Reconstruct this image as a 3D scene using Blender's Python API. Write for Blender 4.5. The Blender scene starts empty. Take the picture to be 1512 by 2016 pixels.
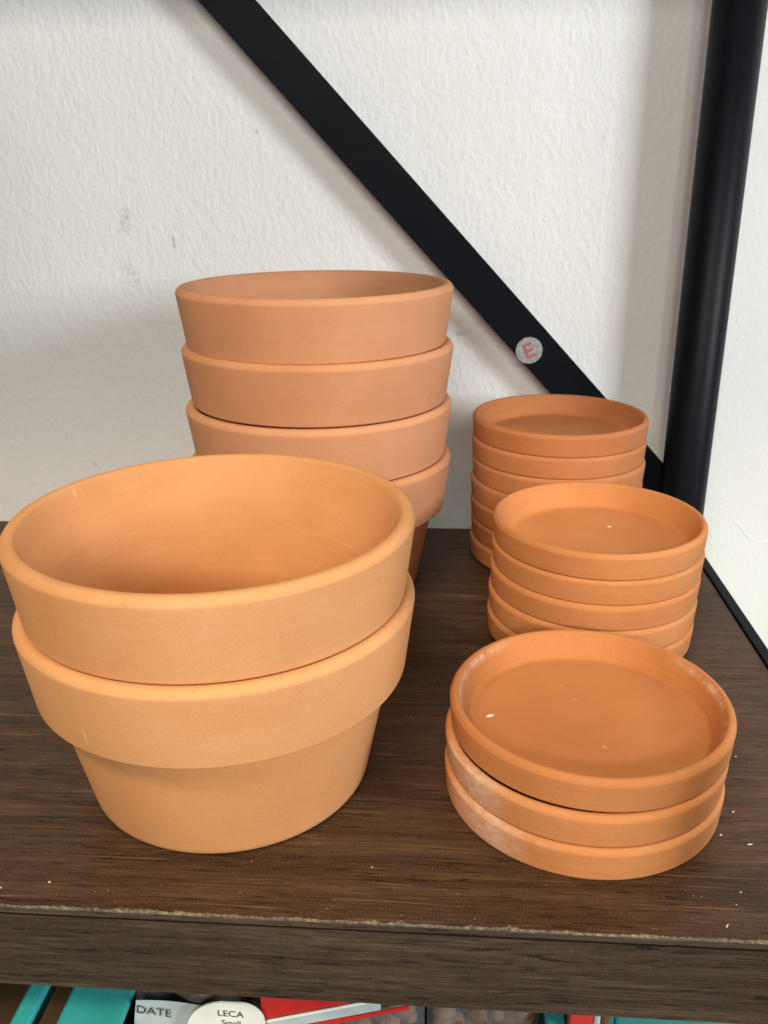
import bpy, bmesh, math, random
from mathutils import Vector, Matrix
random.seed(11)
S = bpy.context.scene
COL = S.collection

# ------------------------------------------------------------------ camera
cam_d = bpy.data.cameras.new('camera'); cam = bpy.data.objects.new('camera', cam_d); COL.objects.link(cam)
F = Vector((-0.07103549, 0.93288493, -0.35310009)).normalized()
R = Vector((0.99735627, 0.07186169, -0.01078731)); R = (R - F * R.dot(F)).normalized()
U = R.cross(F)
cam.matrix_world = Matrix(((R.x, U.x, -F.x, 0), (R.y, U.y, -F.y, 0), (R.z, U.z, -F.z, .25883), (0, 0, 0, 1)))
cam_d.sensor_fit = 'VERTICAL'; cam_d.sensor_height = 36.0; cam_d.sensor_width = 27.0
cam_d.lens = 36.0 * 1717.2 / 2016
cam_d.clip_start = .01; cam_d.clip_end = 100
cam_d.dof.use_dof = True; cam_d.dof.focus_distance = .41; cam_d.dof.aperture_fstop = 22
S.camera = cam

# ------------------------------------------------------------------ light of the shop room
S.view_settings.view_transform = 'Standard'; S.view_settings.look = 'None'
S.view_settings.exposure = -0.22; S.view_settings.gamma = 1.0
W = bpy.data.worlds.new('World'); S.world = W; W.use_nodes = True
bg = W.node_tree.nodes['Background']; bg.inputs[0].default_value = (1.0, .96, .90, 1); bg.inputs[1].default_value = .05

def area(name, loc, target, size, size_y, watts, color):
    d = bpy.data.lights.new(name, 'AREA'); d.shape = 'RECTANGLE'; d.size = size; d.size_y = size_y
    d.energy = watts; d.color = color
    o = bpy.data.objects.new(name, d); COL.objects.link(o); o.location = loc
    o.rotation_euler = (Vector(target) - Vector(loc)).to_track_quat('-Z', 'Y').to_euler()
    return o
# daylight from the shop window on the right, warm ceiling panels across the shop
area('window_light', (1.50, -.62, .62), (0, .55, .15), .46, .55, 33, (.93, .975, 1.0))
area('ceiling_light', (-.10, -2.7, 1.45), (0, .5, .1), 1.7, .3, 81, (1.0, .955, .875))
area('ceiling_light', (-.45, -.75, 1.70), (-.02, .33, 0), .9, .3, 37, (1.0, .83, .57))

# ------------------------------------------------------------------ helpers
def tag(o, label=None, cat=None, group=None, kind=None):
    if label: o['label'] = label
    if cat: o['category'] = cat
    if group: o['group'] = group
    if kind: o['kind'] = kind
    return o
def link_mesh(name, me, mat=None, parent=None):
    o = bpy.data.objects.new(name, me); COL.objects.link(o)
    if mat and not me.materials: me.materials.append(mat)
    if parent: o.parent = parent
    return o
def bm_obj(name, bm, mat, parent=None, smooth=False):
    bmesh.ops.recalc_face_normals(bm, faces=bm.faces[:])
    me = bpy.data.meshes.new(name); bm.to_mesh(me); bm.free()
    if smooth:
        for p in me.polygons: p.use_smooth = True
        me.set_sharp_from_angle(angle=math.radians(38))
    return link_mesh(name, me, mat, parent)
def empty(name, loc=(0, 0, 0)):
    o = bpy.data.objects.new(name, None); COL.objects.link(o); o.location = loc; o.empty_display_size = .02
    return o
def add_box(bm, x0, x1, y0, y1, z0, z1, bevel=0, seg=2):
    r = bmesh.ops.create_cube(bm, size=1)
    vs = r['verts']
    for v in vs:
        v.co = Vector((x0 + (v.co.x + .5) * (x1 - x0), y0 + (v.co.y + .5) * (y1 - y0), z0 + (v.co.z + .5) * (z1 - z0)))
    if bevel:
        es = list({e for v in vs for e in v.link_edges})
        bmesh.ops.bevel(bm, geom=es, offset=bevel, segments=seg, affect='EDGES', profile=.5)
def smooth_profile(pts, it=1):
    return pts
def lathe(name, prof, mat, parent=None, seg=128, closed=True, wob=0.0, ph=0.0):
    """prof: (r, z) loop; r == 0 at an end makes a pole"""
    bm = bmesh.new(); rings = []
    for (r, z) in prof:
        if r == 0: rings.append([bm.verts.new((0, 0, z))])
        else:
            ring = []
            for i in range(seg):
                a = 2 * math.pi * i / seg
                k = 1 + wob * (math.sin(2 * a + ph) + .5 * math.sin(3 * a + 2.1 * ph))
                dz = wob * .012 * math.sin(2 * a + ph * 1.7)
                ring.append(bm.verts.new((r * k * math.cos(a), r * k * math.sin(a), z + dz)))
            rings.append(ring)
    n = len(rings)
    for j in range(n if closed else n - 1):
        A, B = rings[j], rings[(j + 1) % n]
        for i in range(seg):
            i2 = (i + 1) % seg
            if len(A) == 1 and len(B) == 1: break
            if len(A) == 1: bm.faces.new((A[0], B[i], B[i2]))
            elif len(B) == 1: bm.faces.new((A[i], B[0], A[i2]))
            else: bm.faces.new((A[i], B[i], B[i2], A[i2]))
    return bm_obj(name, bm, mat, parent, smooth=True)
def rnd(prof, rad):
    """round every corner that carries a radius: prof items (r, z, radius)"""
    out = []; n = len(prof)
    for i, (r, z, q) in enumerate(prof):
        p = Vector((r, z)); a = Vector(prof[i - 1][:2]); b = Vector(prof[(i + 1) % n][:2])
        if q <= 0: out.append((r, z)); continue
        da, db = (a - p), (b - p)
        la = min(q, da.length * .48); lb = min(q, db.length * .48)
        s, e = p + da.normalized() * la, p + db.normalized() * lb
        for k in range(6):
            t = k / 5; c = s * (1 - t) ** 2 + p * 2 * t * (1 - t) + e * t * t
            out.append((max(c.x, 0), c.y))
    return out

# ------------------------------------------------------------------ materials
class NT:
    def __init__(s, name):
        s.m = bpy.data.materials.new(name); s.m.use_nodes = True; s.t = s.m.node_tree
        s.b = s.t.nodes['Principled BSDF']; s.out = s.t.nodes['Material Output']
    def n(s, typ, **kw):
        x = s.t.nodes.new(typ)
        for k, v in kw.items():
            if k in x.inputs.keys() if isinstance(k, str) else False: x.inputs[k].default_value = v
            else: setattr(x, k, v)
        return x
    def l(s, a, b): s.t.links.new(a, b)
    def math(s, op, a, b=None, c=None, clamp=False):
        x = s.t.nodes.new('ShaderNodeMath'); x.operation = op; x.use_clamp = clamp
        for i, v in enumerate((a, b, c)):
            if v is None: continue
            if isinstance(v, (int, float)): x.inputs[i].default_value = v
            else: s.l(v, x.inputs[i])
        return x.outputs[0]
    def vmath(s, op, a, b=None):
        x = s.t.nodes.new('ShaderNodeVectorMath'); x.operation = op
        for i, v in enumerate((a, b)):
            if v is None: continue
            if isinstance(v, (tuple, list)): x.inputs[i].default_value = v
            else: s.l(v, x.inputs[i])
        return x.outputs['Value'] if op in ('LENGTH', 'DISTANCE', 'DOT_PRODUCT') else x.outputs[0]
    def noise(s, vec, scale, detail=3, rough=.55, dist=0):
        x = s.t.nodes.new('ShaderNodeTexNoise'); s.l(vec, x.inputs['Vector'])
        x.inputs['Scale'].default_value = scale; x.inputs['Detail'].default_value = detail
        x.inputs['Roughness'].default_value = rough; x.inputs['Distortion'].default_value = dist
        return x.outputs['Fac']
    def ramp(s, f, stops):
        x = s.t.nodes.new('ShaderNodeValToRGB'); s.l(f, x.inputs[0]); e = x.color_ramp.elements
        while len(e) < len(stops): e.new(.5)
        for i, (p, c) in enumerate(stops):
            e[i].position = p; e[i].color = (c, c, c, 1) if isinstance(c, (int, float)) else (*c, 1)
        return x.outputs[0]
    def mix(s, f, a, b, mode='MIX'):
        x = s.t.nodes.new('ShaderNodeMix'); x.data_type = 'RGBA'; x.blend_type = mode
        for sock, v in ((x.inputs[0], f), (x.inputs[6], a), (x.inputs[7], b)):
            if isinstance(v, (int, float)): sock.default_value = v
            elif isinstance(v, tuple): sock.default_value = (*v, 1)
            else: s.l(v, sock)
        return x.outputs[2]
    def bump(s, h, dist, strength=1.0, prev=None):
        x = s.t.nodes.new('ShaderNodeBump'); x.inputs['Distance'].default_value = dist; x.inputs['Strength'].default_value = strength
        s.l(h, x.inputs['Height'])
        if prev is not None: s.l(prev, x.inputs['Normal'])
        s.l(x.outputs[0], s.b.inputs['Normal']); return x.outputs[0]
    def coord(s): return s.t.nodes.new('ShaderNodeTexCoord').outputs['Object']
    def scaled(s, v, k):
        x = s.t.nodes.new('ShaderNodeMapping'); s.l(v, x.inputs[0]); x.inputs['Scale'].default_value = k
        return x.outputs[0]

def plain(name, color, rough=.5, metal=0, spec=.5, grain=0, gscale=600):
    N = NT(name); N.b.inputs['Roughness'].default_value = rough; N.b.inputs['Metallic'].default_value = metal
    N.b.inputs['Specular IOR Level'].default_value = spec
    c = N.coord(); f = N.noise(c, 45, 4)
    k = N.ramp(f, [(.3, .82), (.7, 1.12)])
    N.l(N.mix(1.0, tuple(color), k, 'MULTIPLY'), N.b.inputs['Base Color'])
    if grain: N.bump(N.noise(c, gscale, 2), grain)
    return N.m

def terracotta(name, base, deep, pale, line=.6, stain=None, pit=.0, lipdust=None, sector=None):
    N = NT(name); N.b.inputs['Roughness'].default_value = .82; N.b.inputs['Specular IOR Level'].default_value = .22
    raw = N.coord(); info = N.n('ShaderNodeObjectInfo')
    off = N.vmath('SCALE', N.vmath('ADD', raw, (0, 0, 0))); off.node.inputs['Scale'].default_value = 1.0
    rv = N.n('ShaderNodeCombineXYZ')
    for i in range(3): N.l(N.math('MULTIPLY', info.outputs['Random'], 3.7 + 2.3 * i), rv.inputs[i])
    c = N.vmath('ADD', raw, rv.outputs[0])
    big = N.noise(c, 22, 3, .5); mid = N.noise(c, 90, 4, .6); fine = N.noise(c, 1500, 2, .6)
    turn = N.noise(N.scaled(c, (9, 9, 420)), 1.0, 4, .65)        # marks of the wheel run round the piece
    f = N.math('ADD', N.math('MULTIPLY', big, .66 - .16 * line), N.math('ADD', N.math('MULTIPLY', mid, .14), N.math('MULTIPLY', turn, .20 + .16 * line)))
    col = N.ramp(f, [(.26, deep), (.50, base), (.76, pale)])
    hue = N.ramp(info.outputs['Random'], [(0, (.92, .87, .82)), (1, (1.05, 1.08, 1.10))])
    col = N.mix(1.0, col, hue, 'MULTIPLY')
    speck = N.ramp(fine, [(.30, .93), (.50, 1.0), (.72, 1.05)])
    col = N.mix(1.0, col, speck, 'MULTIPLY')
    if pit:
        pv = N.n('ShaderNodeTexVoronoi'); N.l(c, pv.inputs['Vector']); pv.inputs['Scale'].default_value = 520
        p = N.math('MULTIPLY', N.ramp(pv.outputs['Distance'], [(.06, 1.0), (.2, 0.0)]), N.ramp(N.noise(c, 130, 2), [(.5, 0.0), (.62, 1.0)]))
        z = N.n('ShaderNodeSeparateXYZ'); N.l(raw, z.inputs[0])
        p = N.math('MULTIPLY', p, N.ramp(N.math('MULTIPLY', z.outputs['Z'], 10), [(.885, 0.0), (.90, 1.0)]))
        col = N.mix(N.math('MULTIPLY', p, pit), col, (.22, .075, .025))
    # thin chalky scratches, a few per piece
    sc = N.noise(N.scaled(c, (160, 160, 38)), 1.0, 2, .4)
    smask = N.math('MULTIPLY', N.ramp(sc, [(.735, 0.0), (.78, 1.0)]), N.ramp(N.noise(c, 28, 1), [(.56, 0.0), (.64, 1.0)]))
    col = N.mix(N.math('MULTIPLY', smask, .45), col, (.80, .58, .42))
    if stain:
        # lime bloom that dried on the side of the saucer
        for (p, rad, amt) in stain:
            d = N.vmath('DISTANCE', raw, p)
            m = N.math('SUBTRACT', 1.0, N.math('DIVIDE', d, rad), clamp=True)
            m = N.math('MULTIPLY', m, N.ramp(N.noise(N.scaled(c, (1, 1, 1.6)), 260, 5, .75), [(.36, .25), (.60, 1.0)]))
            col = N.mix(N.math('MULTIPLY', m, amt, clamp=True), col, (.72, .55, .45))
    if lipdust:
        xyz = N.n('ShaderNodeSeparateXYZ'); N.l(raw, xyz.inputs[0])
        rad = N.math('SQRT', N.math('ADD', N.math('MULTIPLY', xyz.outputs[0], xyz.outputs[0]), N.math('MULTIPLY', xyz.outputs[1], xyz.outputs[1])))
        r0, wd, amt = lipdust
        m = N.math('SUBTRACT', 1.0, N.math('DIVIDE', N.math('ABSOLUTE', N.math('SUBTRACT', rad, r0)), wd), clamp=True)
        m = N.math('MULTIPLY', m, N.ramp(xyz.outputs[2], [(.011, 0.0), (.0135, 1.0)]))
        m = N.math('MULTIPLY', m, N.ramp(N.noise(N.scaled(c, (1, 1, .5)), 42, 4, .7), [(.47, 0.0), (.60, 1.0)]))
        if sector: m = N.math('MULTIPLY', m, N.ramp(N.vmath('DOT_PRODUCT', raw, (sector[0], sector[1], 0)), [(sector[2], 0.0), (sector[2] + .008, 1.0)]))
        else: m = N.math('MULTIPLY', m, N.ramp(N.math('ABSOLUTE', N.math('SUBTRACT', xyz.outputs[0], -.002)), [(.036, 0.0), (.050, 1.0)]))
        col = N.mix(N.math('MULTIPLY', m, amt, clamp=True), col, (.85, .68, .52))
    N.l(col, N.b.inputs['Base Color'])
    b = N.bump(turn, .00012 * line, 1.0)
    b = N.bump(mid, .00025, .6, b)
    N.bump(fine, .00010, .7, b)
    return N.m

CLAY = terracotta('pot_clay', (.60, .288, .120), (.54, .242, .093), (.64, .325, .150), .25, pit=.75)
SAUC = terracotta('saucer_clay', (.510, .206, .073), (.445, .166, .052), (.565, .250, .100), .9)
SAUC_STAIN = terracotta('stained_saucer_clay', (.510, .206, .073), (.445, .166, .052), (.565, .250, .100), .9,
                        stain=[((-.047, -.040, .010), .019, .8), ((-.057, -.022, .009), .016, .45)], lipdust=(.0600, .0006, .6), sector=(-.80, -.60, .051))
SAUC_LIP = terracotta('chalky_lip_saucer_clay', (.510, .206, .073), (.445, .166, .052), (.565, .250, .100), .9, lipdust=(.0558, .0012, .9))

CLAY_REAR = terracotta('rear_pot_clay', (.515, .242, .124), (.47, .207, .100), (.56, .278, .150), .25, pit=.75)  # pinker, darker pot clay; partly the rear light put into the colour
SAUC_REAR = terracotta('rear_saucer_clay', (.435, .168, .064), (.365, .130, .047), (.475, .195, .088), .9)  # darker, redder copy of the saucer clay; rear shade put into the colour

def wood(name, dark, mid, light, face=False):
    N = NT(name); N.b.inputs['Roughness'].default_value = .42 if not face else .5
    N.b.inputs['Specular IOR Level'].default_value = .30
    c = N.coord()
    warp = N.noise(N.scaled(c, (5, 9, 9)), 1.0, 2)
    w = N.n('ShaderNodeCombineXYZ'); N.l(N.math('MULTIPLY', warp, .014), w.inputs[1]); N.l(N.math('MULTIPLY', warp, .014), w.inputs[2])
    cc = N.vmath('ADD', c, w.outputs[0])
    broad = N.noise(N.scaled(cc, (6, 130, 130)), 1.0, 4, .6)
    streak = N.noise(N.scaled(cc, (22, 640, 640)), 1.0, 4, .65)
    fine = N.noise(N.scaled(cc, (60, 1500, 1500)), 1.0, 3, .7)
    pore = N.noise(N.scaled(cc, (62, 820, 820)), 1.0, 1, .4)
    f = N.math('ADD', N.math('MULTIPLY', broad, .36), N.math('ADD', N.math('MULTIPLY', streak, .28), N.math('MULTIPLY', fine, .36)))
    col = N.ramp(f, [(.37, dark), (.50, mid), (.63, light)])
    pm = N.math('MULTIPLY', N.ramp(pore, [(.335, 1.0), (.365, 0.0)]), N.ramp(broad, [(.42, 1.0), (.62, .45)]))
    col = N.mix(N.math('MULTIPLY', pm, .85), col, tuple(x * .40 for x in dark))
    pale = N.math('MULTIPLY', N.ramp(N.noise(N.scaled(cc, (9, 1000, 1000)), 1.0, 2, .5), [(.62, 0.0), (.66, 1.0)]), N.ramp(N.noise(c, 26, 2), [(.45, 0.0), (.6, 1.0)]))
    col = N.mix(N.math('MULTIPLY', pale, .65 if not face else .2), col, tuple(min(1, x * 2.0) for x in light))
    grit = N.noise(c, 1500, 1, .5)
    col = N.mix(N.ramp(grit, [(.62, 0.0), (.74, .55 if not face else .2)]), col, tuple(min(1, x * 2.2) for x in light))
    N.l(col, N.b.inputs['Base Color'])
    N.l(N.ramp(streak, [(.3, .55), (.7, .42)]), N.b.inputs['Roughness'])
    b = N.bump(pore, .00012, .6)
    N.bump(grit, .00006, .8, b)
    return N.m
WOOD = wood('walnut_laminate', (.023, .0115, .0058), (.054, .0275, .0135), (.105, .057, .029))
WOOD_EDGE = wood('walnut_edge_laminate', (.018, .0115, .0080), (.043, .028, .018), (.088, .060, .036), True)

def wall_mat():
    N = NT('white_wall_paint'); N.b.inputs['Roughness'].default_value = .55; N.b.inputs['Specular IOR Level'].default_value = .35
    c = N.coord()
    big = N.noise(c, 6, 3); mid = N.noise(N.scaled(c, (1, 1, .62)), 250, 2, .5); lump = N.noise(N.scaled(c, (1, 1, .7)), 70, 2, .5)
    col = N.ramp(big, [(.35, (.78, .78, .765)), (.65, (.82, .82, .81))])
    x = N.n('ShaderNodeSeparateXYZ'); N.l(c, x.inputs[0])
    # scuffs: short soft dark marks (from, to, width, strength)
    for (a, b, wd, amt) in [((-.2212, .2200), (-.2200, .2120), .0012, .55), ((-.257, .2370), (-.2600, .2270), .0075, .42), ((-.2600, .196), (-.2540, .186), .0080, .30),
                            ((.0067, .1445), (.0110, .1435), .0024, .35), ((-.0053, .1176), (-.0040, .1165), .0016, .35), ((-.1484, .2975), (-.1480, .2955), .0014, .45),
                            ((.112, .290), (.113, .287), .0012, .35), ((-.31, .03), (-.309, .028), .0016, .35)]:
        p = N.n('ShaderNodeCombineXYZ'); N.l(x.outputs[0], p.inputs[0]); N.l(x.outputs[2], p.inputs[1])
        a, b = [(u * .979, .25883 + (v - .25883) * .979) for u, v in (a, b)]
        A = Vector((*a, 0)); D = Vector((*b, 0)) - A; L2 = D.length_squared
        rel = N.vmath('SUBTRACT', p.outputs[0], tuple(A))
        t = N.math('DIVIDE', N.vmath('DOT_PRODUCT', rel, tuple(D)), L2, clamp=True)
        q = N.n('ShaderNodeVectorMath', operation='SCALE'); q.inputs[0].default_value = tuple(D); N.l(t, q.inputs['Scale'])
        d = N.vmath('DISTANCE', rel, q.outputs[0])
        m = N.math('SUBTRACT', 1.0, N.math('DIVIDE', d, wd), clamp=True)
        if wd > .004: m = N.math('MULTIPLY', m, N.ramp(N.noise(c, 260, 3, .7), [(.42, 0.0), (.62, 1.0)]))
        col = N.mix(N.math('MULTIPLY', m, amt), col, (.16, .15, .14))
    N.l(col, N.b.inputs['Base Color'])
    # roller stipple dies away on the right of the post
    fade = N.ramp(x.outputs[0], [(.16, 1.0), (.24, .35)])
    h = N.math('MULTIPLY', N.math('ADD', N.math('MULTIPLY', mid, .6), N.math('MULTIPLY', lump, .55)), fade)
    b = N.bump(h, .0013, 1.0)
    nub = N.ramp(N.noise(c, 150, 1, .4), [(.68, 0.0), (.78, 1.0)])
    N.bump(nub, .0005, .5, b)
    return N.m
WALL = wall_mat()
def chip_mat():
    N = NT('worn_edge'); N.b.inputs['Roughness'].default_value = .85; c = N.coord()
    f = N.math('ADD', N.math('MULTIPLY', N.noise(c, 420, 3, .7), .6), N.math('MULTIPLY', N.noise(N.scaled(c, (1, 0, 0)), 24, 3, .6), .4))
    N.l(N.ramp(f, [(.38, (.045, .032, .022)), (.50, (.125, .098, .066)), (.64, (.30, .23, .135))]), N.b.inputs['Base Color'])
    N.bump(N.noise(c, 1100, 2), .0006)
    return N.m
METAL = plain('black_powder_coat', (.0048, .0062, .0092), .45, 0, .07, .00005, 2200)
TEAL = plain('teal_plastic', (.034, .33, .335), .42, 0, .5)
RED = plain('red_plastic', (.52, .026, .024), .4)
WHITE = plain('white_card', (.76, .77, .71), .6, 0, .3)
PAPER = plain('pale_grey_label', (.42, .49, .50), .4)
INK = plain('black_ink', (.03, .035, .035), .6)
PELLET = plain('clay_pellet', (.13, .065, .032), .85, 0, .2, .0004, 500)
GROOVE_SHADE = plain('painted_groove_shade', (.012, .008, .006), .9, 0, .1)  # shade under the bevel lip, painted dark on the groove faces
CRUMB = plain('pale_crumb', (.74, .62, .45), .9)
FLAKE = plain('white_flake', (.86, .80, .68), .9)
CHIP = chip_mat()
CARPET = plain('shop_floor', (.22, .20, .18), .6)
SCREW = plain('dark_steel', (.05, .05, .05), .35, .9)
def film():
    N = NT('clear_bag_film'); N.b.inputs['Base Color'].default_value = (.80, .86, .86, 1); N.b.inputs['Roughness'].default_value = .16
    N.b.inputs['Alpha'].default_value = .10
    c = N.coord(); N.bump(N.noise(c, 70, 2, .5), .0012)
    return N.m
FILM = film()
def sticker_mat():
    N = NT('clear_round_sticker'); c = N.coord(); N.b.inputs['Roughness'].default_value = .3
    col = N.ramp(N.noise(c, 420, 4, .7), [(.35, (.18, .19, .20)), (.52, (.33, .34, .36)), (.68, (.46, .47, .48))])
    N.l(col, N.b.inputs['Base Color']); return N.m
STICK = sticker_mat()
STICK_RED = plain('faded_red_print', (.38, .115, .085), .4)

# ------------------------------------------------------------------ the setting: wall and floor
YW = .700
bm = bmesh.new(); add_box(bm, -2.6, 1.6, YW, YW + .1, -1.0, 1.9)
wall = bm_obj('wall', bm, WALL); tag(wall, kind='structure')
bm = bmesh.new(); add_box(bm, -2.6, 2.2, -3.0, YW, -1.06, -1.004)
tag(bm_obj('floor', bm, CARPET), kind='structure')
# hairline ridge in the paint right of the post
bm = bmesh.new(); pts = [(.2440, -.0140), (.2505, -.0194), (.2560, -.0265), (.2620, -.0320), (.2680, -.0340), (.2760, -.0335), (.286, -.031)]
for i, (x, z) in enumerate(pts):
    x, z = x * .979, .25883 + (z - .25883) * .979
    w = .0008 * (1 - abs(i - 3) / 4.5)
    pts[i] = [bm.verts.new((x, YW + .0004, z + w * 1.3)), bm.verts.new((x, YW - .0005, z)), bm.verts.new((x, YW + .0004, z - w * 1.3))]
for a, b in zip(pts, pts[1:]):
    for k in range(2): bm.faces.new((a[k], b[k], b[k + 1], a[k + 1]))
bm_obj('paint_ridge', bm, WALL, wall, True)

# ------------------------------------------------------------------ the shelving unit
unit = empty('shelving_unit', (-.3, .45, -1.0)); OFF = Vector((.3, -.45, 1.0))
tag(unit, 'black steel shelving unit with dark walnut boards against the white wall', 'shelf')
def part(name, bm, mat, parent=unit, smooth=False):
    o = bm_obj(name, bm, mat, parent, smooth)
    if parent is unit: o.location = OFF
    return o
X0, X1, Y0, Y1, TH = -.78, .1818, .2490, .6490, .0402
def board(ztop):
    bm = bmesh.new(); add_box(bm, X0, X1, Y0 + .0012, Y1, ztop - TH, ztop)
    b = part('shelf_board', bm, WOOD)
    # front strip of laminate, glued on 0.5 mm proud, its top edge chipped
    n = 260; bm = bmesh.new(); rows = []
    rr = random.Random(5 + int(ztop * 100))
    for i in range(n + 1):
        x = X0 + (X1 - X0) * i / n
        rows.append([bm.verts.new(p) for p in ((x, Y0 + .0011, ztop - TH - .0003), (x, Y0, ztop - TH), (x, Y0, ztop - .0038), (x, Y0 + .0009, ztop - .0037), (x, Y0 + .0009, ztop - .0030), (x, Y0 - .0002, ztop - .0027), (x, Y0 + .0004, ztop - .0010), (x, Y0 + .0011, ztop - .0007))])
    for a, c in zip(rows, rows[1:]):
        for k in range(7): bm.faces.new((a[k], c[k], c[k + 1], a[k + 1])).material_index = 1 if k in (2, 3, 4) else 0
    part('edge_strip', bm, WOOD_EDGE, b).data.materials.append(GROOVE_SHADE)
    n = 900; bm = bmesh.new(); rows = []; d = 0
    for i in range(n + 1):
        x = X0 + (X1 - X0) * i / n
        d = d * .72 + rr.uniform(-.00034, .00034); q = max(.0001, .0005 + d * 1.5 + (.0006 if rr.random() < .12 else 0) + .0003 * math.sin(x * 31) * math.sin(x * 83))
        zz = rr.uniform(-.00025, .0003)
        rows.append([bm.verts.new(p) for p in ((x, Y0 + .0006, ztop - .0009), (x, Y0 + .0007, ztop - .0004 + zz), (x, Y0 + .0007 + q * .5, ztop + .00012 + zz), (x, Y0 + .0008 + q, ztop + .00005), (x, Y0 + .0009 + q, ztop - .0006))])
    for a, c in zip(rows, rows[1:]):
        for k in range(4): bm.faces.new((a[k], c[k], c[k + 1], a[k + 1]))
    part('worn_edge', bm, CHIP, b)
    return b
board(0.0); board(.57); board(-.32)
def post(x, y):
    bm = bmesh.new()
    bmesh.ops.create_cone(bm, segments=48, radius1=.01745, radius2=.01745, depth=1.9, cap_ends=True)
    bmesh.ops.translate(bm, vec=(x, y, -.05), verts=bm.verts[:])
    o = part('post', bm, METAL_TUBE)
    for p in o.data.polygons: p.use_smooth = len(p.vertices) == 4
METAL_TUBE = plain('black_tube_coat', (.0048, .0062, .0092), .42, 0, .13, .00005, 2200)
post(.1870, .6680); post(.1870, .2300); post(-.785, .6680); post(-.785, .2300)
for zr in (0.0, .57, -.32):
    bm = bmesh.new(); add_box(bm, .1826, .1893, .2470, .6520, zr - .040, zr + .0012, .0006)
    part('side_rail', bm, METAL)
# flat bar brace behind the boards, from the foot of the right post up to the left
def brace(p0, p1, width, y0, y1):
    a, b = Vector((p0[0], 0, p0[1])), Vector((p1[0], 0, p1[1])); d = (b - a).normalized(); nrm = Vector((-d.z, 0, d.x)) * width / 2
    bm = bmesh.new(); vs = []
    for y in (y0, y1):
        vs.append([bm.verts.new(Vector((q.x, y, q.z))) for q in (a - nrm, b - nrm, b + nrm, a + nrm)])
    bm.faces.new(vs[0]); bm.faces.new(vs[1])
    for k in range(4): bm.faces.new((vs[0][k], vs[0][(k + 1) % 4], vs[1][(k + 1) % 4], vs[1][k]))
    bmesh.ops.bevel(bm, geom=bm.edges[:], offset=.0006, segments=2, affect='EDGES')
    return part('brace', bm, METAL)
# left edge z = .378 - 1.070 (x + .1759), right edge z = .3771 - 1.074 (x + .1358)
def mid(z): return ((.378 - z) / 1.070 - .1759 + (.3771 - z) / 1.074 - .1358) / 2
br = brace((mid(.018), .018), (mid(.50), .50), .0289, .676, .680)
# round see-through sticker with a red letter on the brace
bm = bmesh.new()
bmesh.ops.create_cone(bm, segments=48, radius1=.0102, radius2=.0100, depth=.0004, cap_ends=True)
bmesh.ops.rotate(bm, cent=(0, 0, 0), matrix=Matrix.Rotation(math.radians(90), 3, 'X'), verts=bm.verts[:])
bm.faces.ensure_lookup_table()
def bar(bm, u0, u1, v0, v1, ang, mi):
    ca, sa = math.cos(ang), math.sin(ang); y = -.00034
    f = bm.faces.new([bm.verts.new((u * ca - v * sa, y, u * sa + v * ca)) for u, v in ((u0, v0), (u1, v0), (u1, v1), (u0, v1))])
    f.material_index = mi
A = math.radians(24)
for (u0, u1, v0, v1) in ((-.0036, -.0016, -.0057, .0057), (-.00155, .0038, .0038, .0057), (-.00155, .0034, -.0010, .0009), (-.00155, .0042, -.0057, -.0038)):
    bar(bm, u0, u1, v0, v1, A, 1)
st = bm_obj('sticker', bm, STICK, br); st.data.materials.append(STICK_RED); st.location = (.0616, .6758, .1373)
st['label'] = 'round clear sticker with a faded red letter E'
for p in st.data.polygons:
    if p.center.y < -.0003: p.use_smooth = False

# ------------------------------------------------------------------ terracotta pots
HB, HT = .0570, .0930
RIM = rnd([(.06922, HB - .0006, 0), (.0733, HB - .0003, 0), (.0733, HB, 0), (.0806, HB, .0012), (.0848, HT - .0048, .0012), (.0850, HT - .0030, .0018), (.0832, HT - .0004, .0018), (.0812, HT, .0014), (.0790, HT - .0004, .0018),
           (.0772, HT - .0050, .004), (.0708, HB + .010, .010)], 0)
BODY = rnd([(.0070, .0002, 0), (.0598, .0002, .0005), (.0628, .0018, .003), (.0742, HB + .0012, .0005), (.0695, HB + .0012, .0005), (.0640, .0140, .008), (.0600, .0080, .006), (.0072, .0080, .001)], 0)
GP = 'stacked terracotta pots'
proto = None
def make_pot():
    t = empty('terracotta_pot')
    lathe('rim', RIM, CLAY, t, 160, wob=.0011, ph=.7)
    lathe('body', BODY, CLAY, t, 160, wob=.0011, ph=.7)
    return t
def copy_thing(src):
    c = src.copy(); COL.objects.link(c)
    for ch in src.children:
        d = ch.copy(); COL.objects.link(d); d.parent = c
    return c
pots = [
    (-.0836, .5543, 0, 'bottom pot of the tall rear stack, its tapered body standing on the shelf'),
    (-.0834, .5545, 1, 'third pot down in the tall stack of four pots by the wall'),
    (-.0831, .5541, 2, 'second pot down in the tall rear stack, dark gap under its rim'),
    (-.0833, .5543, 3, 'topmost pot of the tall stack of four by the wall, seen almost level'),
    (-.0990, .3424, 0, 'lower pot of the front pair, standing on the shelf with its whole body showing'),
    (-.0988, .3423, 1, 'upper pot of the large front pair, its wide empty inside in view'),
]
pot0 = make_pot()
for i, (x, y, k, lab) in enumerate(pots):
    o = pot0 if i == 0 else copy_thing(pot0)
    tilt = {2: (-.002, .0028)}.get(i, (0, 0))
    o.location = (x, y, k * .0361 + (.0005 if i == 2 else 0)); o.rotation_euler = (tilt[0], tilt[1], random.uniform(0, 6.28))
    k2 = 1.010 if i < 4 else 1.012; o.scale = (k2, k2, 1)
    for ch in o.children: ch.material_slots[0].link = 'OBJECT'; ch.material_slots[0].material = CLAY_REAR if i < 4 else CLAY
    tag(o, lab, 'plant pot', GP)

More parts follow.
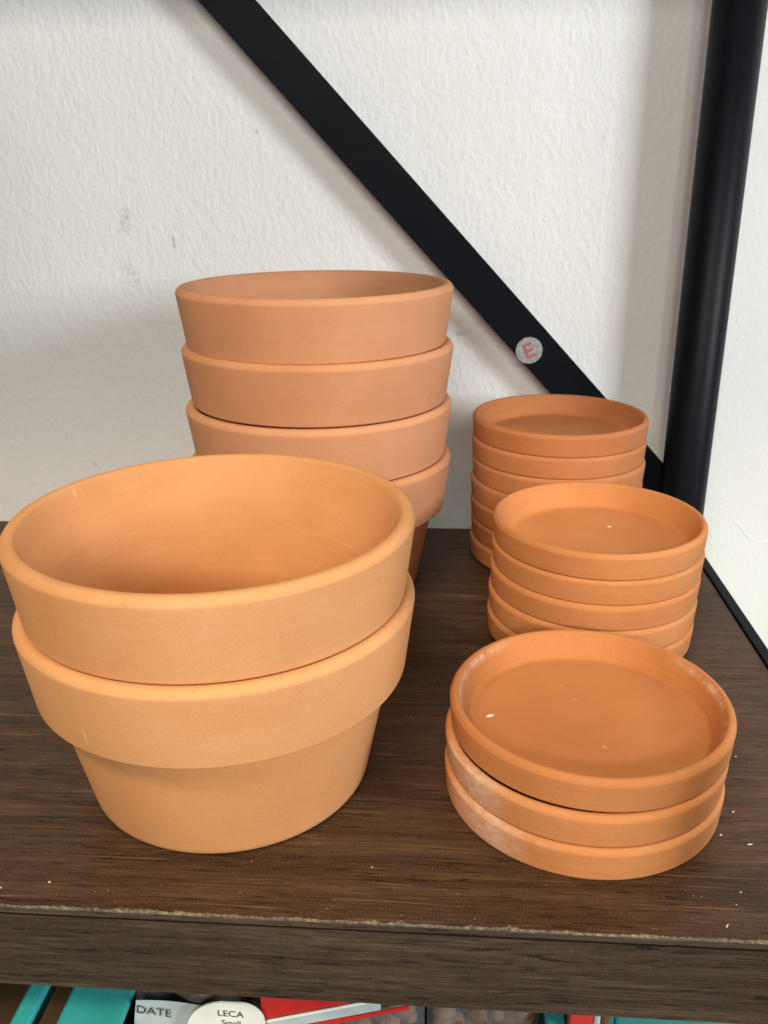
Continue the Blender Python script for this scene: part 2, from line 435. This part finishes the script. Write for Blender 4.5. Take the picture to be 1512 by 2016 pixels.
# ------------------------------------------------------------------ terracotta saucers
HS = .0153
def wall_profile(rf, zf, h, foot):
    if foot: low = [(rf - .006, .0001, 0), (.0512, .0001, .0004), (.0518, foot - .0002, 0), (.0588, foot, .0004)]
    else: low = [(rf - .006, .0001, 0), (.0590, .0001, .0004)]
    return rnd(low + [(.0596, foot + .0009, .0006), (.0604, h - .0036, .002), (.0604, h - .0022, .0009), (.0592, h - .0003, .0009), (.0580, h, .0008), (.0568, h - .0003, .0009),
            (.0560, h - .0020, .0016), (rf + (.0556 - rf) * .45, zf + .0040, .004), (rf + .0006, zf + .0004, .004), (rf - .003, zf + .0001, 0), (rf - .003, .0005, 0)], 0)
def make_saucer(rf, zf, h, foot):
    t = empty('terracotta_saucer')
    lathe('side_wall', wall_profile(rf, zf, h, foot), SAUC, t, 144, wob=.0014, ph=1.9)
    lathe('floor', [(0, zf), (.030, zf + .00003), (rf - .0028, zf + .00012), (rf - .0028, .0008), (0, .0008)], SAUC, t, 144, closed=False)
    return t
def restyle(o, m):
    for ch in o.children:
        ch.material_slots[0].link = 'OBJECT'; ch.material_slots[0].material = m
STK = {
 'back': (.0785, .6030, 7, 'tallest saucer stack by the brace'),
 'middle': (.0869, .4824, 5, 'middle saucer stack'),
 'front': (.0628, .3366, 3, 'low front saucer stack'),
}
ORD = {7: ['bottom', 'sixth', 'fifth', 'fourth', 'third', 'second', 'topmost'], 5: ['bottom', 'fourth', 'third', 'second', 'topmost'], 3: ['bottom', 'middle', 'topmost']}

for nm, (x, y, n, desc) in STK.items():
    if nm != 'middle': sau0 = make_saucer(.0492, .0032, .0175, .0024) if nm == 'back' else make_saucer(.0505, .0028, HS, 0); first = True
    step = {'back': .01490, 'middle': .01490, 'front': .01538}[nm]
    for k in range(n):
        o = sau0 if first else copy_thing(sau0); first = False
        px, py = x + random.uniform(-.0005, .0005), y + random.uniform(-.0005, .0005)
        if nm == 'middle': px += .00034 * k
        if nm == 'front' and k == 2: px, py = .0645, .3388
        o.location = (px, py, k * step)
        o.rotation_euler = (0, 0, random.uniform(0, 6.28) if nm != 'front' else random.uniform(-.2, .2))
        k2 = {'back': 1.0, 'middle': 1.008, 'front': 1.017}[nm]; o.scale = (k2, k2, 1)
        w = ORD[n][k]
        extra = ''
        if w == 'topmost': extra = {'back': ', inside just showing', 'middle': ', a tiny pale crumb inside', 'front': ', chalky lip, white flake inside'}[nm]
        elif nm == 'front': extra = {'bottom': ', whitish bloom on its left, on the shelf', 'middle': ', whitish bloom under the top saucer'}[w]
        elif w == 'bottom': extra = ', standing on the shelf'
        elif n == 7 or n == 5: extra = ', counting from the top'
        tag(o, f'{w} saucer of the {desc}{extra}', 'saucer', 'stacked terracotta saucers')
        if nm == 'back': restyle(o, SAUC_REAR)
        if nm == 'middle': restyle(o, SAUC)
        if nm == 'front': restyle(o, SAUC_LIP if k == 2 else SAUC_STAIN)

# ------------------------------------------------------------------ crumbs
def blob(bm, p, r, squash=.5, ang=0, long=1.0):
    res = bmesh.ops.create_icosphere(bm, subdivisions=1, radius=r)
    M = Matrix.Translation(p) @ Matrix.Rotation(ang, 4, 'Z') @ Matrix.Diagonal((long, 1, squash, 1))
    for v in res['verts']:
        v.co = M @ (v.co * random.uniform(.7, 1.25))
bm = bmesh.new(); blob(bm, (0, 0, .0005), .0012, .45, .5, 1.5); blob(bm, (.0014, .0005, .0005), .0008, .5)
o = bm_obj('plaster_flake', bm, FLAKE); o.location = (.0208, .3366, .0339); tag(o, 'small white flake lying on the floor of the top front saucer', 'crumb')
bm = bmesh.new(); blob(bm, (0, 0, .0003), .0008, .5, 2.6, 1.8)
o = bm_obj('clay_crumb', bm, FLAKE); o.location = (.0985, .4976, .0629); tag(o, 'tiny pale crumb inside the top saucer of the middle stack', 'crumb')
bm = bmesh.new(); taken = [(x, y, .066) for x, y, *_ in pots] + [(v[0], v[1], .0615) for v in STK.values()]
for x, y, l, a, r in [(.128, .405, 2.2, 1.9, .0005), (.127, .320, 1.6, .2, .0004), (.1175, .305, 1.2, 1, .0005), (-.155, .262, 1.2, 0, .0005), (.106, .256, 4.5, 1.0, .00035), (-.163, .345, 4, 1.1, .0003), (-.150, .318, 4, .5, .0003), (.140, .36, 1.3, .4, .0004), (.128, .300, 3, .1, .0004)]:
    blob(bm, (x, y, .0003), r, .5, a, l)
for i in range(95):
    x, y = random.uniform(-.22, .178), Y0 + .004 + .30 * random.random() ** 1.9
    if any((x - a) ** 2 + (y - b) ** 2 < r * r for a, b, r in taken): continue
    r = .00012 + .00022 * random.random() ** 3
    blob(bm, (x, y, r * .4), r, .5, random.uniform(0, 3.1), random.choice((1, 1, 1.3, 2.5)))
tag(bm_obj('crumbs', bm, CRUMB), 'pale crumbs and dust scattered on the dark shelf top', 'crumbs', kind='stuff')

# ------------------------------------------------------------------ stock on the shelf below
def bin_(x0, x1, y0, y1, ztop, wl, label, rim, rim2=None):
    rim2 = rim2 or rim
    zb = -.3195; t = empty('storage_bin', ((x0 + x1) / 2, (y0 + y1) / 2, zb)); o = -Vector(t.location)
    def p(nm, *a, bev=.0015):
        bm = bmesh.new(); add_box(bm, *a, bev); q = bm_obj(nm, bm, TEAL, t); q.location = o
    p('bottom', x0 + .003, x1 - .003, y0 + .003, y1 - .003, zb, zb + .004)
    p('side_wall', x0 + .0022, x0 + wl, y0 + .003, y1 - .003, zb + .0042, ztop - .0032)
    p('side_wall', x1 - wl, x1 - .0022, y0 + .003, y1 - .003, zb + .0042, ztop - .0032)
    p('end_wall', x0 + wl + .0004, x1 - wl - .0004, y0 + .003, y0 + .006, zb + .0042, ztop - .0032)
    p('end_wall', x0 + wl + .0004, x1 - wl - .0004, y1 - .006, y1 - .003, zb + .0042, ztop - .0032)
    p('rim', x0, x0 + rim, y0, y1, ztop - .003, ztop); p('rim', x1 - rim2, x1, y0, y1, ztop - .003, ztop)
    tag(t, label, 'storage bin', 'teal bins on the lower shelf')
bin_(-.385, -.1712, .225, .55, -.070, .006, 'teal bin at the far left under the shelf, only its right rim showing', .0090)
bin_(-.1605, .0530, .225, .55, -.070, .006, 'teal bin under the shelf edge holding the bags of clay pellets', .0280, .0085)
bin_(.0760, .30, .300, .55, -.068, .006, 'teal bin at the right under the shelf, dark green in shade', .016)

BROWN = plain('brown_cardboard', (.070, .042, .021), .9, 0, .1)
bm = bmesh.new(); add_box(bm, -.1703, -.1613, .228, .50, -.3195, -.0750, .0008)  # sheet added to hide the lit bin walls and keep the gap dark
tag(bm_obj('gap_filler_sheet', bm, BROWN), 'dark brown cardboard added to darken the gap between the two left teal bins', 'cardboard')
bm = bmesh.new(); add_box(bm, -.374, -.1815, .236, .54, -.3150, -.0850, .004)
tag(bm_obj('cardboard_box', bm, BROWN), 'dark brown box filling the far left teal bin', 'box')

def text_mesh(body, size, loc, mat, parent, name, rot=0):
    c = bpy.data.curves.new(name, 'FONT'); c.body = body; c.size = size; c.align_x = 'CENTER'; c.align_y = 'CENTER'
    tmp = bpy.data.objects.new(name, c); COL.objects.link(tmp)
    bpy.context.view_layer.update()
    me = bpy.data.meshes.new_from_object(tmp.evaluated_get(bpy.context.evaluated_depsgraph_get()))
    bpy.data.objects.remove(tmp); bpy.data.curves.remove(c)
    o = link_mesh(name, me, mat, parent); o.location = loc; o.rotation_euler = (math.radians(90), rot, 0); me.name = name
    return o
def pellets(x0, x1, y0, y1, z0, z1, n, parent, seed):
    rr = random.Random(seed); bm = bmesh.new()
    for i in range(n):
        r = rr.uniform(.003, .0048)
        res = bmesh.ops.create_icosphere(bm, subdivisions=2, radius=r)
        p = Vector((rr.uniform(x0, x1), rr.uniform(y0, y1), rr.uniform(z0, z1)))
        sx, sy = rr.uniform(.85, 1.25), rr.uniform(.8, 1.1)
        for v in res['verts']: v.co = Vector((v.co.x * sx, v.co.y, v.co.z * sy)) + p
    o = bm_obj('clay_pellets', bm, PELLET, parent, True); o['kind'] = 'stuff'
    return o
def film_sheet(x0, x1, z0, z1, y, parent, seed):
    rr = random.Random(seed); bm = bmesh.new(); nx, nz = 26, 16; g = []
    for j in range(nz + 1):
        row = []
        for i in range(nx + 1):
            u, v = i / nx, j / nz
            yy = y + .0022 * math.sin(9 * u + 3 * v + seed) + .0014 * math.sin(17 * u - 11 * v) + .006 * (2 * abs(u - .5)) ** 3
            row.append(bm.verts.new((x0 + u * (x1 - x0), yy, z0 + v * (z1 - z0) + .002 * math.sin(7 * u + seed) * v)))
        g.append(row)
    for j in range(nz):
        for i in range(nx): bm.faces.new((g[j][i], g[j][i + 1], g[j + 1][i + 1], g[j + 1][i]))
    o = bm_obj('film', bm, FILM, parent, True); return o
ZB = -.3150
def bag(x0, x1, y, ztop, label, seed, zpel):
    t = empty('pellet_bag', ((x0 + x1) / 2, y, ZB)); o = -Vector(t.location)
    q = pellets(x0 + .005, x1 - .005, y + .006, y + .032, zpel - .055, zpel, 260, t, seed); q.location = o
    bm = bmesh.new(); add_box(bm, x0 + .004, x1 - .004, y + .006, y + .034, ZB + .001, zpel - .048, .008, 3); q = bm_obj('filling', bm, PELLET, t); q.location = o
    q = film_sheet(x0, x1, ZB, ztop, y + .001, t, seed); q.location = o
    tag(t, label, 'bag', 'bags of clay pellets in the teal bin')
    return t, o
b1, o1 = bag(-.1335, -.0765, .2700, -.046, 'clear bag of brown clay pellets with a pale label reading DATE', 3, -.049)
bm = bmesh.new(); nn = 18; rows = []
for i in range(nn + 1):
    u = i / nn; x = -.1290 + u * .046; y = .2665 + .0003 * math.sin(6 * u) ; z = -.0668 + .0006 * math.sin(5 * u) - .0012 * u
    rows.append([bm.verts.new((x, y, z)), bm.verts.new((x - .002, y - .0004, z - .012)), bm.verts.new((x - .003, y, z - .05))])
for a, c in zip(rows, rows[1:]):
    for k in range(2): bm.faces.new((a[k], c[k], c[k + 1], a[k + 1]))
lb = bm_obj('label', bm, PAPER, b1, True); lb.location = o1
tx = text_mesh('DATE', .0062, (-.1216, .2656, -.0720), INK, lb, 'lettering', math.radians(6))
# rounded white card
def card(x0, x1, ztop, zbot, y, label):
    t = empty('label_card', ((x0 + x1) / 2, y, ZB)); o = -Vector(t.location)
    out = []
    def arc(cx, cz, r, a0, a1, n=9):
        for k in range(n): a = math.radians(a0 + (a1 - a0) * k / (n - 1)); out.append((cx + r * math.cos(a), cz + r * math.sin(a)))
    out.append((x0, zbot)); out.append((x1, zbot))
    arc(x1 - .010, ztop - .0105, .010, 0, 82); 
    arc(x0 + .0180, ztop - .0185, .0180, 98, 180)
    bm = bmesh.new(); A = [bm.verts.new((x, y, z)) for x, z in out]; B = [bm.verts.new((x, y + .0008, z)) for x, z in out]
    bm.faces.new(A); bm.faces.new(B)
    for k in range(len(A)): bm.faces.new((A[k], A[(k + 1) % len(A)], B[(k + 1) % len(B)], B[k]))
    q = bm_obj('card', bm, WHITE, t); q.location = o
    tag(t, label, 'label card'); return t, o
cd, oc = card(-.1065, -.0725, -.0594, -.3140, .2620, 'white rounded card reading LECA Small in front of the pellet bags')
a = text_mesh('LECA', .0048, Vector((-.0868, .2617, -.0660)) + oc, INK, cd, 'lettering', math.radians(2))
a = text_mesh('Small', .0040, Vector((-.0868, .2617, -.0712)) + oc, INK, cd, 'lettering', math.radians(2))
b2, o2 = bag(-.0745, -.0060, .2710, -.048, 'clear zip bag with a red band and white stripes beside the white card', 8, -.056)
def strip(x0, za0, za1, x1, zb0, zb1, y, mat, nm):
    bm = bmesh.new(); v = [bm.verts.new(p) for p in ((x0, y, za0), (x1, y, zb0), (x1, y, zb1), (x0, y, za1))]; w = [bm.verts.new(p.co + Vector((0, .0005, 0))) for p in v]
    bm.faces.new(v); bm.faces.new(w)
    for k in range(4): bm.faces.new((v[k], v[(k + 1) % 4], w[(k + 1) % 4], w[k]))
    q = bm_obj(nm, bm, mat, b2); q.location = o2
def slant(x1, za, zb, mat, nm, y=.2655):
    k = .33 * (x1 + .0745); strip(-.0745, za, zb, x1, za + k, zb + k, y, mat, nm)
slant(-.037, -.0728, -.0566, RED, 'red_band')
slant(-.030, -.0746, -.0733, WHITE, 'white_stripe', .2650)
slant(-.024, -.0800, -.0748, PAPER, 'clear_zip')
slant(-.012, -.0826, -.0804, RED, 'red_stripe', .2652)
b3, o3 = bag(-.0050, .0440, .2730, -.046, 'crinkled clear bag of pellets right of the red banded bag', 21, -.053)
# red and grey pouch at the right end of the bin
t = empty('striped_pouch', (.066, .268, ZB)); o = -Vector(t.location)
for nm, x0, x1, m in (('red_panel', .0535, .0635, RED), ('grey_panel', .0637, .0665, PAPER), ('grey_panel', .0667, .0700, PELLET)):
    bm = bmesh.new(); add_box(bm, x0, x1, .2660, .2720, ZB, -.0590, .0012); q = bm_obj(nm, bm, m, t); q.location = o
tag(t, 'small red and grey pouch between the bins under the shelf', 'pouch')
